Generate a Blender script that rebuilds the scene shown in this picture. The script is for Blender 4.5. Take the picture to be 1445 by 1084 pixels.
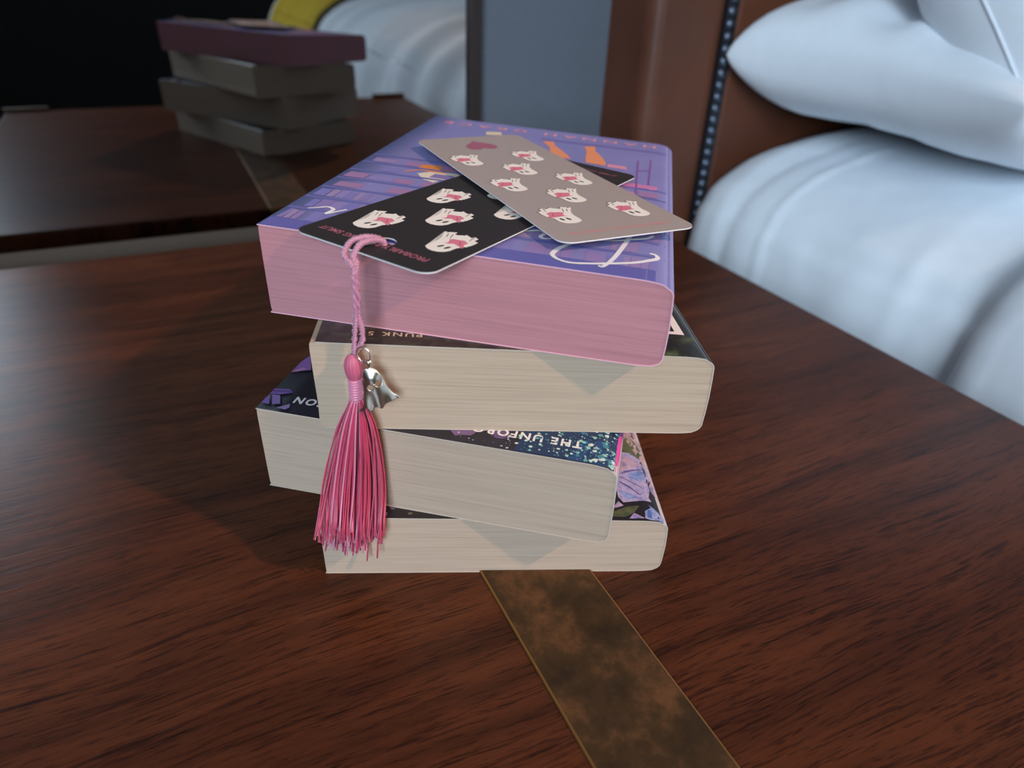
import bpy, bmesh, math, random
import numpy as np
from mathutils import Matrix, Vector, noise

for o in list(bpy.data.objects):
    bpy.data.objects.remove(o, do_unlink=True)
SC = bpy.context.scene
COL = SC.collection
TZ = 0.60            # height of the bedside table top above the floor; below, z = 0 is the table top

# ------------------------------------------------------------------ camera
W, H = 1445, 1084
F, PITCH, ROLL, YAW, CH = 981.625, 0.5455, 0.03905, 0.46628, 0.19945
cyw, syw, cpt, spt = math.cos(YAW), math.sin(YAW), math.cos(PITCH), math.sin(PITCH)
FW = np.array([syw*cpt, cyw*cpt, -spt])
_r = np.array([cyw, -syw, 0.0]); _u = np.cross(_r, FW)
RT = math.cos(ROLL)*_r + math.sin(ROLL)*_u
UP = -math.sin(ROLL)*_r + math.cos(ROLL)*_u
CAM = np.array([0, 0, CH])
cd = bpy.data.cameras.new('camera'); cam = bpy.data.objects.new('camera', cd); COL.objects.link(cam)
m = Matrix.Identity(4)
for k in range(3):
    m[k][0] = RT[k]; m[k][1] = UP[k]; m[k][2] = -FW[k]
m[0][3], m[1][3], m[2][3] = 0, 0, CH + TZ
cam.matrix_world = m
cd.sensor_fit = 'HORIZONTAL'; cd.sensor_width = 36.0; cd.lens = F*36.0/W
cd.clip_start = 0.01; cd.clip_end = 60
cd.dof.use_dof = True; cd.dof.focus_distance = 0.245; cd.dof.aperture_fstop = 9.0
SC.camera = cam

# ------------------------------------------------------------------ world, lights, exposure
wd = bpy.data.worlds.new('world'); SC.world = wd; wd.use_nodes = True
bg = wd.node_tree.nodes['Background']
bg.inputs[0].default_value = (0.55, 0.75, 1.0, 1); bg.inputs[1].default_value = 0.6
SC.view_settings.view_transform = 'Standard'; SC.view_settings.look = 'None'
SC.view_settings.gamma = 1.0; SC.view_settings.use_curve_mapping = False
SC.view_settings.exposure = 0.0

WALL_L, WALL_F, WALL_R, CEIL = -2.5, -2.25, 2.75, 2.0
WIN = (-2.05, -0.80, 0.45, 1.90)     # window in the front wall: x0, x1, z0, z1
def area(name, loc, target, sx, sy, power, col):
    ld = bpy.data.lights.new(name, 'AREA'); ld.shape = 'RECTANGLE'; ld.size = sx; ld.size_y = sy
    ld.energy = power; ld.color = col
    o = bpy.data.objects.new(name, ld); COL.objects.link(o)
    o.location = (loc[0], loc[1], loc[2]+TZ)
    d = Vector(target) - Vector(loc)
    o.rotation_euler = d.to_track_quat('-Z', 'Y').to_euler()
    return o
wy, wz = (WIN[0]+WIN[1])/2, (WIN[2]+WIN[3])/2
area('daylight_and_fill', (wy, WALL_F-0.12, wz), (0.2, 0.2, 0.1), WIN[1]-WIN[0], WIN[3]-WIN[2], 128, (0.68, 0.84, 1.0))
FILL_WIN = (-1.75, -0.35, 0.40, 1.80)    # window added in the right wall to brighten the bed: y0, y1, z0, z1
area('daylight_and_fill', (WALL_R+0.12, (FILL_WIN[0]+FILL_WIN[1])/2, 1.1), (1.0, -0.3, 0.1), 1.4, 1.4, 38, (0.66, 0.83, 1.0))  # added fill lamp, lifts the bed and its reflection
DOWN = (1.50, -1.50, CEIL-0.02)
dl = bpy.data.lights.new('downlight_lamp', 'SPOT'); dl.energy = 215; dl.color = (1.0, 0.62, 0.38)
dl.spot_size = math.radians(21); dl.spot_blend = 1.0; dl.shadow_soft_size = 0.05
dlo = bpy.data.objects.new('downlight_lamp', dl); COL.objects.link(dlo)
dlo.location = (DOWN[0], DOWN[1], DOWN[2]-0.03+TZ)
dlo.rotation_euler = (Vector((0.06, 0.16, 0.05))-Vector(DOWN)).to_track_quat('-Z', 'Y').to_euler()

# ------------------------------------------------------------------ pixel helpers
def ray(q):
    return CAM, FW + RT*(q[0]-W/2)/F - UP*(q[1]-H/2)/F
def on_plane(q, pl, dz=0.0):
    c, d = ray(q)
    s = (pl[0]+dz+pl[1]*c[0]+pl[2]*c[1]-c[2])/(d[2]-pl[1]*d[0]-pl[2]*d[1])
    return c + d*s

# ------------------------------------------------------------------ materials
MATS = {}
def mat(name, col=(0.5, 0.5, 0.5), rough=0.5, metal=0.0, spec=0.5, build=None, **kw):
    if name in MATS: return MATS[name]
    mt = bpy.data.materials.new(name); mt.use_nodes = True
    nt = mt.node_tree; b = nt.nodes['Principled BSDF']
    b.inputs['Base Color'].default_value = (*col, 1)
    b.inputs['Roughness'].default_value = rough; b.inputs['Metallic'].default_value = metal
    b.inputs['Specular IOR Level'].default_value = spec
    for k, v in kw.items(): b.inputs[k].default_value = v
    if build: build(nt, b)
    MATS[name] = mt
    return mt
def srgb(r, g, b):
    f = lambda c: ((c/255+0.055)/1.055)**2.4 if c > 10 else c/255/12.92
    return (f(r), f(g), f(b))
def nd(nt, t, **kw):
    n = nt.nodes.new(t)
    for k, v in kw.items(): setattr(n, k, v)
    return n
def ramp(nt, stops):
    n = nt.nodes.new('ShaderNodeValToRGB'); e = n.color_ramp.elements
    while len(e) < len(stops): e.new(0.5)
    for k, (p, c) in enumerate(stops):
        e[k].position = p; e[k].color = (*c, 1)
    return n
def coords(nt, scale, kind='Object', rot=(0, 0, 0)):
    tc = nd(nt, 'ShaderNodeTexCoord'); mp = nd(nt, 'ShaderNodeMapping')
    mp.inputs['Scale'].default_value = scale; mp.inputs['Rotation'].default_value = rot
    nt.links.new(tc.outputs[kind], mp.inputs['Vector'])
    return mp.outputs['Vector']
def noise_tex(nt, vec, scale, detail=4, rough=0.55, dist=0.0):
    n = nd(nt, 'ShaderNodeTexNoise'); n.inputs['Scale'].default_value = scale
    n.inputs['Detail'].default_value = detail; n.inputs['Roughness'].default_value = rough
    n.inputs['Distortion'].default_value = dist
    nt.links.new(vec, n.inputs['Vector']); return n
def mixc(nt, fac, a, b, mode='MIX'):
    n = nd(nt, 'ShaderNodeMix', data_type='RGBA', blend_type=mode)
    for s, v in ((0, fac), (6, a), (7, b)):
        if isinstance(v, (int, float)): n.inputs[s].default_value = v
        elif isinstance(v, tuple): n.inputs[s].default_value = (*v, 1)
        else: nt.links.new(v, n.inputs[s])
    return n.outputs[2]
def bump(nt, b, h, strength, dist):
    n = nd(nt, 'ShaderNodeBump'); n.inputs['Strength'].default_value = strength; n.inputs['Distance'].default_value = dist
    nt.links.new(h, n.inputs['Height']); nt.links.new(n.outputs[0], b.inputs['Normal'])

def wood_build(dark, mid, light, sc=1.0):
    def f(nt, b):
        # grain runs along x; cathedral figure from a slow warp of y
        warp = noise_tex(nt, coords(nt, (2.6*sc, 7.0*sc, 1)), 1.6, 2, 0.5)
        tc = nd(nt, 'ShaderNodeTexCoord'); sep = nd(nt, 'ShaderNodeSeparateXYZ'); nt.links.new(tc.outputs['Object'], sep.inputs[0])
        ma = nd(nt, 'ShaderNodeMath', operation='MULTIPLY_ADD'); ma.inputs[1].default_value = 0.030
        nt.links.new(warp.outputs['Fac'], ma.inputs[0]); nt.links.new(sep.outputs['Y'], ma.inputs[2])
        cmb = nd(nt, 'ShaderNodeCombineXYZ'); nt.links.new(sep.outputs['X'], cmb.inputs[0]); nt.links.new(ma.outputs[0], cmb.inputs[1]); nt.links.new(sep.outputs['Z'], cmb.inputs[2])
        def stretched(sx, sy, detail, rough=0.6):
            mp = nd(nt, 'ShaderNodeMapping'); mp.inputs['Scale'].default_value = (sx*sc, sy*sc, 4)
            nt.links.new(cmb.outputs[0], mp.inputs[0]); return noise_tex(nt, mp.outputs[0], 1.0, detail, rough)
        bands = stretched(4, 90, 4)
        r1 = ramp(nt, [(0.22, dark), (0.46, mid), (0.72, light)]); nt.links.new(bands.outputs['Fac'], r1.inputs[0])
        pores = stretched(75, 1300, 3, 0.75)
        r2 = ramp(nt, [(0.38, (0.22, 0.19, 0.17)), (0.47, (1, 1, 1))]); nt.links.new(pores.outputs['Fac'], r2.inputs[0])
        # pores gather in the early-wood bands
        col = mixc(nt, 0.75, r1.outputs[0], r2.outputs[0], 'MULTIPLY')
        streak = stretched(26, 620, 4, 0.7)
        r3 = ramp(nt, [(0.36, (0.26, 0.22, 0.19)), (0.45, (1, 1, 1))]); nt.links.new(streak.outputs['Fac'], r3.inputs[0])
        col = mixc(nt, 0.8, col, r3.outputs[0], 'MULTIPLY')
        blot = noise_tex(nt, coords(nt, (3, 5, 3)), 2.0, 3)
        r4 = ramp(nt, [(0.35, (0.78, 0.74, 0.72)), (0.65, (1.1, 1.05, 1.0))]); nt.links.new(blot.outputs['Fac'], r4.inputs[0])
        col = mixc(nt, 1.0, col, r4.outputs[0], 'MULTIPLY')
        nt.links.new(col, b.inputs['Base Color'])
        bump(nt, b, streak.outputs['Fac'], 0.12, 0.0006)
    return f
M_wood = mat('table_wood', rough=0.33, spec=0.24, build=wood_build(srgb(46, 23, 12), srgb(77, 40, 21), srgb(94, 51, 28)))

def brass_build(nt, b):
    n = noise_tex(nt, coords(nt, (1, 1, 1)), 55, 6, 0.68, 0.15)
    r = ramp(nt, [(0.30, srgb(48, 34, 20)), (0.50, srgb(76, 54, 30)), (0.62, srgb(108, 72, 44)), (0.8, srgb(136, 94, 56))]); nt.links.new(n.outputs['Fac'], r.inputs[0])
    nt.links.new(r.outputs[0], b.inputs['Base Color'])
    n2 = noise_tex(nt, coords(nt, (1, 1, 1)), 90, 4)
    mr = nd(nt, 'ShaderNodeMapRange'); mr.inputs[3].default_value = 0.42; mr.inputs[4].default_value = 0.62
    nt.links.new(n2.outputs['Fac'], mr.inputs[0]); nt.links.new(mr.outputs[0], b.inputs['Roughness'])
M_brass = mat('aged_brass', metal=0.55, rough=0.5, build=brass_build)
M_brass_edge = mat('lit_brass_edge', srgb(150, 108, 58), 0.4, 0.7)  # lighter brass paints in the lit rim of the strip

def page_build(c0, c1, c2):
    def f(nt, b):
        tc = nd(nt, 'ShaderNodeUVMap'); mp = nd(nt, 'ShaderNodeMapping'); mp.inputs['Scale'].default_value = (0.012, 4.6, 1)
        nt.links.new(tc.outputs[0], mp.inputs[0])
        n = noise_tex(nt, mp.outputs[0], 1.0, 3, 0.75)
        r = ramp(nt, [(0.28, c0), (0.42, c1), (0.7, c2)]); nt.links.new(n.outputs['Fac'], r.inputs[0])
        mp2 = nd(nt, 'ShaderNodeMapping'); mp2.inputs['Scale'].default_value = (0.02, 1.0, 1); nt.links.new(tc.outputs[0], mp2.inputs[0])
        n2 = noise_tex(nt, mp2.outputs[0], 1.0, 2, 0.5)
        r2 = ramp(nt, [(0.25, (0.86, 0.85, 0.84)), (0.6, (1, 1, 1))]); nt.links.new(n2.outputs['Fac'], r2.inputs[0])
        nt.links.new(mixc(nt, 1.0, r.outputs[0], r2.outputs[0], 'MULTIPLY'), b.inputs['Base Color'])
        bump(nt, b, n.outputs['Fac'], 0.25, 0.0003)
    return f
M_page = mat('cream_page_edges', rough=0.85, spec=0.2, build=page_build(srgb(146, 124, 103), srgb(180, 160, 139), srgb(188, 169, 148)))
M_page_smooth = mat('pale_page_edges', rough=0.85, spec=0.2, build=page_build(srgb(162, 141, 122), srgb(178, 158, 139), srgb(184, 165, 147)))
M_page_pink = mat('pink_sprayed_page_edges', rough=0.8, spec=0.25, build=page_build(srgb(162, 104, 110), srgb(183, 125, 131), srgb(190, 133, 140)))
M_white_edge = mat('white_card_edge', srgb(214, 210, 208), 0.7)
M_pink_edge = mat('pink_cover_edge', srgb(226, 170, 184), 0.7)

def vcol_build(nt, b):
    a = nd(nt, 'ShaderNodeVertexColor', layer_name='Col'); nt.links.new(a.outputs[0], b.inputs['Base Color'])
M_print = mat('printed_ink', rough=0.42, spec=0.4, build=vcol_build)
def flower_build(nt, b):
    a = nd(nt, 'ShaderNodeVertexColor', layer_name='Col')
    n = noise_tex(nt, coords(nt, (1, 1, 1)), 330, 4, 0.6, 0.8); r = ramp(nt, [(0.32, srgb(150, 168, 216)), (0.5, srgb(232, 226, 236)), (0.68, srgb(255, 240, 244))]); nt.links.new(n.outputs['Fac'], r.inputs[0])
    n2 = noise_tex(nt, coords(nt, (1, 1, 1)), 900, 3, 0.6, 0.5); r2 = ramp(nt, [(0.35, (0.62, 0.6, 0.66)), (0.6, (1, 1, 1))]); nt.links.new(n2.outputs['Fac'], r2.inputs[0])
    nt.links.new(mixc(nt, 0.6, mixc(nt, 0.9, a.outputs[0], r.outputs[0], 'MULTIPLY'), r2.outputs[0], 'MULTIPLY'), b.inputs['Base Color'])
M_flower = mat('printed_flower_ink', rough=0.42, spec=0.4, build=flower_build)
M_print_matte = mat('printed_ink_card', rough=0.5, spec=0.35, build=vcol_build)

def lilac_build(nt, b):
    n = noise_tex(nt, coords(nt, (1, 1, 1)), 30, 3)
    r = ramp(nt, [(0.3, srgb(128, 126, 180)), (0.7, srgb(137, 133, 187))]); nt.links.new(n.outputs['Fac'], r.inputs[0])
    nt.links.new(r.outputs[0], b.inputs['Base Color'])
M_cover1 = mat('lilac_cover', rough=0.42, spec=0.4, build=lilac_build)
def forest_build(nt, b):
    n = noise_tex(nt, coords(nt, (1, 1, 1)), 150, 6, 0.65, 0.4)
    r = ramp(nt, [(0.30, srgb(16, 20, 24)), (0.48, srgb(36, 32, 28)), (0.60, srgb(56, 62, 38)), (0.75, srgb(96, 104, 72))]); nt.links.new(n.outputs['Fac'], r.inputs[0])
    nt.links.new(r.outputs[0], b.inputs['Base Color'])
M_cover2 = mat('dark_forest_cover', rough=0.3, spec=0.5, build=forest_build)
def night_build(nt, b):
    n = noise_tex(nt, coords(nt, (1, 1, 1)), 60, 4, 0.6, 0.3)
    r = ramp(nt, [(0.35, srgb(26, 20, 30)), (0.6, srgb(38, 34, 48))]); nt.links.new(n.outputs['Fac'], r.inputs[0])
    nt.links.new(r.outputs[0], b.inputs['Base Color'])
M_cover3 = mat('night_sky_cover', rough=0.35, spec=0.5, build=night_build)
M_cover4 = mat('black_floral_cover', srgb(34, 28, 32), 0.4)
M_cover_back = mat('pale_spine', srgb(196, 186, 190), 0.55)

def cloth_build(c, sc=60):
    def f(nt, b):
        n = noise_tex(nt, coords(nt, (1, 1, 1)), sc, 3)
        r = ramp(nt, [(0.3, tuple(x*0.97 for x in c)), (0.7, c)]); nt.links.new(n.outputs['Fac'], r.inputs[0])
        nt.links.new(r.outputs[0], b.inputs['Base Color'])
        n2 = noise_tex(nt, coords(nt, (1, 1, 1)), 14, 3, 0.5, 0.4); bump(nt, b, n2.outputs['Fac'], 0.15, 0.006)
    return f
M_sheet = mat('white_sheet', rough=0.9, spec=0.15, build=cloth_build((0.88, 0.93, 0.98)))
M_duvet = mat('white_duvet', rough=0.9, spec=0.15, build=cloth_build((0.84, 0.87, 0.91)))
M_pillow = mat('white_pillowcase', rough=0.9, spec=0.15, build=cloth_build((0.88, 0.93, 0.98)))
M_throw = mat('mustard_throw', rough=0.95, spec=0.1, build=cloth_build(srgb(205, 172, 60), 200))
def leather_build(nt, b):
    n = noise_tex(nt, coords(nt, (1, 1, 1)), 9, 4)
    r = ramp(nt, [(0.3, srgb(84, 46, 30)), (0.7, srgb(108, 62, 42))]); nt.links.new(n.outputs['Fac'], r.inputs[0])
    nt.links.new(r.outputs[0], b.inputs['Base Color'])
    v = nd(nt, 'ShaderNodeTexVoronoi'); v.inputs['Scale'].default_value = 700; nt.links.new(coords(nt, (1, 1, 1)), v.inputs['Vector'])
    bump(nt, b, v.outputs[0], 0.12, 0.0006)
M_leather = mat('brown_leather', rough=0.5, spec=0.4, build=leather_build)
M_nail = mat('dark_steel_nail', srgb(100, 108, 122), 0.38, 0.85)
M_piping = mat('black_band', srgb(24, 24, 30), 0.55)
def fabric_build(c0, c1):
    def f(nt, b):
        w1 = noise_tex(nt, coords(nt, (200, 200, 1500)), 1.0, 2); w2 = noise_tex(nt, coords(nt, (1500, 1500, 200)), 1.0, 2)
        mx = nd(nt, 'ShaderNodeMath', operation='ADD'); nt.links.new(w1.outputs['Fac'], mx.inputs[0]); nt.links.new(w2.outputs['Fac'], mx.inputs[1])
        r = ramp(nt, [(0.0, c0), (1.0, c1)]);
        mr = nd(nt, 'ShaderNodeMapRange'); mr.inputs[1].default_value = 0.6; mr.inputs[2].default_value = 1.4
        nt.links.new(mx.outputs[0], mr.inputs[0]); nt.links.new(mr.outputs[0], r.inputs[0]); nt.links.new(r.outputs[0], b.inputs['Base Color'])
        bump(nt, b, mx.outputs[0], 0.3, 0.0006)
    return f
M_wallcloth = mat('blue_grey_wall_fabric', rough=0.95, spec=0.1, build=fabric_build(srgb(96, 101, 110), srgb(108, 113, 122)))
M_paint = mat('wall_paint', srgb(92, 86, 80), 0.9)
M_darkpaint = mat('dark_wall_panel', srgb(30, 26, 24), 0.85)
M_ceil = mat('ceiling_paint', srgb(176, 172, 166), 0.95)
M_carpet = mat('dark_carpet', rough=1.0, spec=0.05, build=cloth_build(srgb(34, 28, 26), 300))
M_mirror = mat('mirror_silver', (0.38, 0.383, 0.385), 0.004, 1.0)
M_wall_shade = mat('shaded_wall_grey', srgb(66, 60, 54), 0.7, spec=0.2)  # grey with the shade of the gap behind the table put in
M_frame = mat('dark_mirror_frame', srgb(44, 34, 30), 0.4)
M_black = mat('bookmark_black', rough=0.5, spec=0.4, col=srgb(44, 38, 38))
M_grey = mat('bookmark_taupe', rough=0.42, spec=0.45, col=srgb(164, 150, 145))
def silk(name, c, r=0.35):
    return mat(name, c, r, 0.0, 0.6, **{'Sheen Weight': 0.5, 'Sheen Roughness': 0.3})
M_cord = silk('pale_pink_cord', srgb(186, 126, 148))
M_tassel = silk('rose_tassel_silk', srgb(190, 62, 94))
M_tassel_hi = silk('light_pink_silk', srgb(210, 132, 160), 0.3)
M_head = silk('tassel_head_silk', srgb(190, 92, 118), 0.5)
M_silver = mat('polished_silver', srgb(232, 224, 212), 0.27, 1.0)
M_win = mat('window_paint', srgb(210, 210, 208), 0.5)
M_lamp = mat('downlight_trim', srgb(225, 222, 215), 0.5)

# ------------------------------------------------------------------ mesh helpers
def mk(name, verts, faces, mt, parent=None, smooth=False, fmats=None, cols=None, uvs=None, origin=None):
    """verts in table coordinates (z = 0 on the table top)"""
    if parent is not None:
        org = parent['_org'] if '_org' in parent else (0, 0, 0)
        org = np.array([org[0], org[1], org[2]])
    elif origin is not None: org = np.array(origin)
    else:
        V = np.array(verts, float); org = np.array([(V[:, 0].min()+V[:, 0].max())/2, (V[:, 1].min()+V[:, 1].max())/2, V[:, 2].min()])
    me = bpy.data.meshes.new(name)
    me.from_pydata([tuple(float(c) for c in (np.array(v)-org)) for v in verts], [], [tuple(f) for f in faces])
    for k in (mt if isinstance(mt, (list, tuple)) else [mt]): me.materials.append(k)
    if fmats is not None: me.polygons.foreach_set('material_index', fmats)
    if smooth: me.polygons.foreach_set('use_smooth', [True]*len(me.polygons))
    if cols is not None:
        ca = me.color_attributes.new('Col', 'FLOAT_COLOR', 'CORNER')
        for p in me.polygons:
            for li in p.loop_indices: ca.data[li].color = (*cols[p.index], 1)
    if uvs is not None:
        ul = me.uv_layers.new(name='UVMap')
        for p in me.polygons:
            for li in p.loop_indices:
                ul.data[li].uv = uvs[me.loops[li].vertex_index] if isinstance(uvs, list) else uvs(p.index, me.loops[li].vertex_index)
    me.update()
    o = bpy.data.objects.new(name, me); COL.objects.link(o)
    if parent is not None: o.parent = parent
    else: o.location = (org[0], org[1], org[2]+TZ)
    o['_org'] = [float(x) for x in org]
    return o
def root(name, loc, label, cat, group=None):
    o = bpy.data.objects.new(name, None); COL.objects.link(o); o.empty_display_size = 0.02
    o.location = (loc[0], loc[1], loc[2]+TZ); o['_org'] = [float(x) for x in loc]
    tag(o, label, cat, group); return o
def tag(o, label=None, cat=None, group=None, kind=None):
    if label: o['label'] = label
    if cat: o['category'] = cat
    if group: o['group'] = group
    if kind: o['kind'] = kind
    return o
def boxvf(x0, x1, y0, y1, z0, z1):
    v = [(x0, y0, z0), (x1, y0, z0), (x1, y1, z0), (x0, y1, z0), (x0, y0, z1), (x1, y0, z1), (x1, y1, z1), (x0, y1, z1)]
    f = [(0, 3, 2, 1), (4, 5, 6, 7), (0, 1, 5, 4), (1, 2, 6, 5), (2, 3, 7, 6), (3, 0, 4, 7)]
    return v, f
def box(name, b, mt, parent=None, bev=0.0):
    v, f = boxvf(*b); o = mk(name, v, f, mt, parent)
    if bev: bevel(o, bev)
    return o
def bevel(o, w, seg=2):
    bm = bmesh.new(); bm.from_mesh(o.data)
    bmesh.ops.bevel(bm, geom=bm.edges[:], offset=w, segments=seg, affect='EDGES', profile=0.6)
    bm.to_mesh(o.data); bm.free()
def tube(path, rad, n=8, caps=True):
    """verts, faces of a tube along a list of points; rad may be a list"""
    P = [np.array(p, float) for p in path]; V = []; Fc = []
    t = P[1]-P[0]; a = np.cross(t, [0, 0, 1.0]);
    if np.linalg.norm(a) < 1e-9: a = np.array([1.0, 0, 0])
    a /= np.linalg.norm(a)
    for i, p in enumerate(P):
        t = P[min(i+1, len(P)-1)]-P[max(i-1, 0)]; t /= (np.linalg.norm(t)+1e-12)
        a = a - t*(a@t); a /= (np.linalg.norm(a)+1e-12); b = np.cross(t, a)
        r = rad[i] if isinstance(rad, (list, tuple)) else rad
        for k in range(n):
            g = 2*math.pi*k/n; V.append(p + r*(math.cos(g)*a + math.sin(g)*b))
    for i in range(len(P)-1):
        for k in range(n):
            Fc.append((i*n+k, i*n+(k+1) % n, (i+1)*n+(k+1) % n, (i+1)*n+k))
    if caps:
        Fc.append(tuple(range(n-1, -1, -1))); Fc.append(tuple(range((len(P)-1)*n, len(P)*n)))
    return V, Fc
def join(parts):
    V = []; Fc = []; idx = []
    for k, (v, f) in enumerate(parts):
        n = len(V); V += list(v); Fc += [tuple(i+n for i in q) for q in f]; idx += [k]*len(f)
    return V, Fc, idx
def smooth_path(P, n=6):
    """Catmull-Rom"""
    P = [np.array(p, float) for p in P]; Q = [2*P[0]-P[1]]+P+[2*P[-1]-P[-2]]; out = []
    for i in range(1, len(Q)-2):
        for k in range(n):
            t = k/n; a, b, c, d = Q[i-1], Q[i], Q[i+1], Q[i+2]
            out.append(0.5*((2*b)+(-a+c)*t+(2*a-5*b+4*c-d)*t*t+(-a+3*b-3*c+d)*t**3))
    out.append(P[-1]); return out

# ------------------------------------------------------------------ the room
MY = 0.6145                       # mirror surface
def quad(name, v, mt): 
    o = mk(name, v, [(0, 1, 2, 3)], mt); o['kind'] = 'structure'; return o
FZ = -TZ
tag(box('floor', (WALL_L-0.1, WALL_R+0.1, WALL_F-0.1, MY+0.12, FZ-0.05, FZ), M_carpet), 'dark carpeted floor of the bedroom', 'floor', kind='structure')
tag(box('wall_back', (WALL_L-0.1, WALL_R+0.1, MY+0.008, MY+0.12, FZ, CEIL), M_wallcloth), 'blue-grey fabric wall behind headboard and mirror', 'wall', kind='structure')
v, f, _ = join([boxvf(WALL_R, WALL_R+0.1, WALL_F, FILL_WIN[0], FZ, CEIL), boxvf(WALL_R, WALL_R+0.1, FILL_WIN[1], MY+0.008, FZ, CEIL),
                boxvf(WALL_R, WALL_R+0.1, FILL_WIN[0], FILL_WIN[1], FZ, FILL_WIN[2]), boxvf(WALL_R, WALL_R+0.1, FILL_WIN[0], FILL_WIN[1], FILL_WIN[3], CEIL)])
tag(mk('wall_right', v, f, M_paint), 'plain wall with an added fill-light window beyond the bed', 'wall', kind='structure')
wr = root('added_fill_window', (WALL_R+0.05, (FILL_WIN[0]+FILL_WIN[1])/2, FILL_WIN[2]), 'added white framed fill-light window in the plain wall beyond the bed', 'window'); wr['kind'] = 'structure'
for b in [(FILL_WIN[0], FILL_WIN[1], FILL_WIN[2], FILL_WIN[2]+0.05), (FILL_WIN[0], FILL_WIN[1], FILL_WIN[3]-0.05, FILL_WIN[3]), (FILL_WIN[0], FILL_WIN[0]+0.05, FILL_WIN[2]+0.05, FILL_WIN[3]-0.05), (FILL_WIN[1]-0.05, FILL_WIN[1], FILL_WIN[2]+0.05, FILL_WIN[3]-0.05)]:
    box('window_frame', (WALL_R+0.03, WALL_R+0.08, b[0], b[1], b[2], b[3]), M_win, wr)
tag(box('ceiling', (WALL_L-0.1, WALL_R+0.1, WALL_F-0.1, MY+0.12, CEIL, CEIL+0.1), M_ceil), 'white painted ceiling', 'ceiling', kind='structure')
tag(box('wall_left', (WALL_L-0.1, WALL_L, WALL_F, MY+0.008, FZ, CEIL), M_darkpaint), 'dark panelled wall beyond the table', 'wall', kind='structure')
x0, x1, z0, z1 = WIN
v, f, _ = join([boxvf(WALL_L-0.1, x0, WALL_F-0.1, WALL_F, FZ, CEIL), boxvf(x1, WALL_R+0.1, WALL_F-0.1, WALL_F, FZ, CEIL),
                boxvf(x0, x1, WALL_F-0.1, WALL_F, FZ, z0), boxvf(x0, x1, WALL_F-0.1, WALL_F, z1, CEIL)])
tag(mk('wall_front', v, f, M_darkpaint), 'dark panelled wall with the window in it', 'wall', kind='structure')
wr = root('window_1', ((x0+x1)/2, WALL_F-0.05, z0), 'white framed window in the dark wall', 'window'); wr['kind'] = 'structure'
for b in [(x0, x1, z0, z0+0.05), (x0, x1, z1-0.05, z1), (x0, x0+0.05, z0+0.05, z1-0.05), (x1-0.05, x1, z0+0.05, z1-0.05), ((x0+x1)/2-0.02, (x0+x1)/2+0.02, z0+0.05, z1-0.05)]:
    box('window_frame', (b[0], b[1], WALL_F-0.08, WALL_F-0.03, b[2], b[3]), M_win, wr)
# downlight in the ceiling
dr = root('ceiling_downlight', DOWN, 'small round recessed downlight in the white ceiling', 'light')
ring = [(0.0, 0.018), (0.045, 0.018), (0.055, -0.004), (0.068, -0.004), (0.070, 0.019)]
V = []; Fc = []; n = 32
for (r, z) in ring:
    for k in range(n):
        a = 2*math.pi*k/n; V.append((DOWN[0]+r*math.cos(a), DOWN[1]+r*math.sin(a), CEIL-0.0195+z))
for i in range(len(ring)-1):
    for k in range(n): Fc.append((i*n+k, i*n+(k+1) % n, (i+1)*n+(k+1) % n, (i+1)*n+k))
mk('trim_ring', V, Fc, M_lamp, dr, True)

# ------------------------------------------------------------------ mirror on the wall
MX0, MX1, MZ0, MZ1 = -0.62, 0.2645, -0.002, 0.95
mr = root('wall_mirror', ((MX0+MX1)/2, MY+0.004, MZ0), 'large wall mirror in a thin dark frame beside the headboard', 'mirror')
box('mirror_glass', (MX0+0.004, MX1-0.0105, MY, MY+0.007, MZ0+0.0005, MZ1-0.004), M_mirror, mr)
box('frame_rail', (MX1-0.0105, MX1, MY-0.006, MY+0.0075, MZ0, MZ1), M_frame, mr, 0.001)
box('frame_rail', (MX0-0.006, MX0+0.004, MY-0.006, MY+0.0075, MZ0, MZ1), M_frame, mr, 0.001)
box('frame_rail', (MX0-0.006, MX1, MY-0.006, MY+0.0075, MZ1, MZ1+0.01), M_frame, mr, 0.001)
box('wall_shade_strip', (MX0-0.006, MX1, MY-0.002, MY+0.0075, MZ0-0.05, MZ0-0.0002), M_wall_shade, mr, 0.0006)  # added strip, coloured as the shaded wall below the mirror

# ------------------------------------------------------------------ bedside table
TX0, TX1, TY0, TY1 = -0.186, 0.3804, 0.020, 0.5752
tb = root('bedside_table', ((TX0+TX1)/2, (TY0+TY1)/2, FZ), 'dark reddish-brown wooden bedside table with a brass strip across its top', 'table')
S0, S1 = 0.0766, 0.1160
def slab(name, b, mt, r=0.004):
    o = box(name, b, mt, tb); bevel(o, r, 3); return o
slab('table_top', (TX0, TX1, TY0, TY1, -0.032, 0.0), M_wood, 0.003)
bs = box('brass_strip', (S0, S1, TY0-0.0012, TY1+0.0012, -0.0305, 0.0009), [M_brass, M_brass_edge], tb)
bevel(bs, 0.0007, 2)
for p in bs.data.polygons:
    if abs(p.normal.z) < 0.97: p.material_index = 1
for sx, xx in ((-1, TX0), (1, TX1)):
    a, b_ = (xx-0.0016, xx+0.052) if sx < 0 else (xx-0.052, xx+0.0016)
    box('corner_bracket', (a, b_, TY0-0.003, TY0+0.007, -0.034, 0.0045), M_brass, tb, 0.001)
box('cabinet_body', (TX0+0.02, TX1-0.02, TY0+0.02, TY1-0.005, -0.46, -0.032), M_wood, tb, 0.002)
dw = box('drawer_front', (TX0+0.035, TX1-0.035, TY0+0.006, TY0+0.02, -0.21, -0.05), M_wood, tb, 0.002)
box('drawer_front', (TX0+0.035, TX1-0.035, TY0+0.006, TY0+0.02, -0.44, -0.225), M_wood, tb, 0.002)
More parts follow.
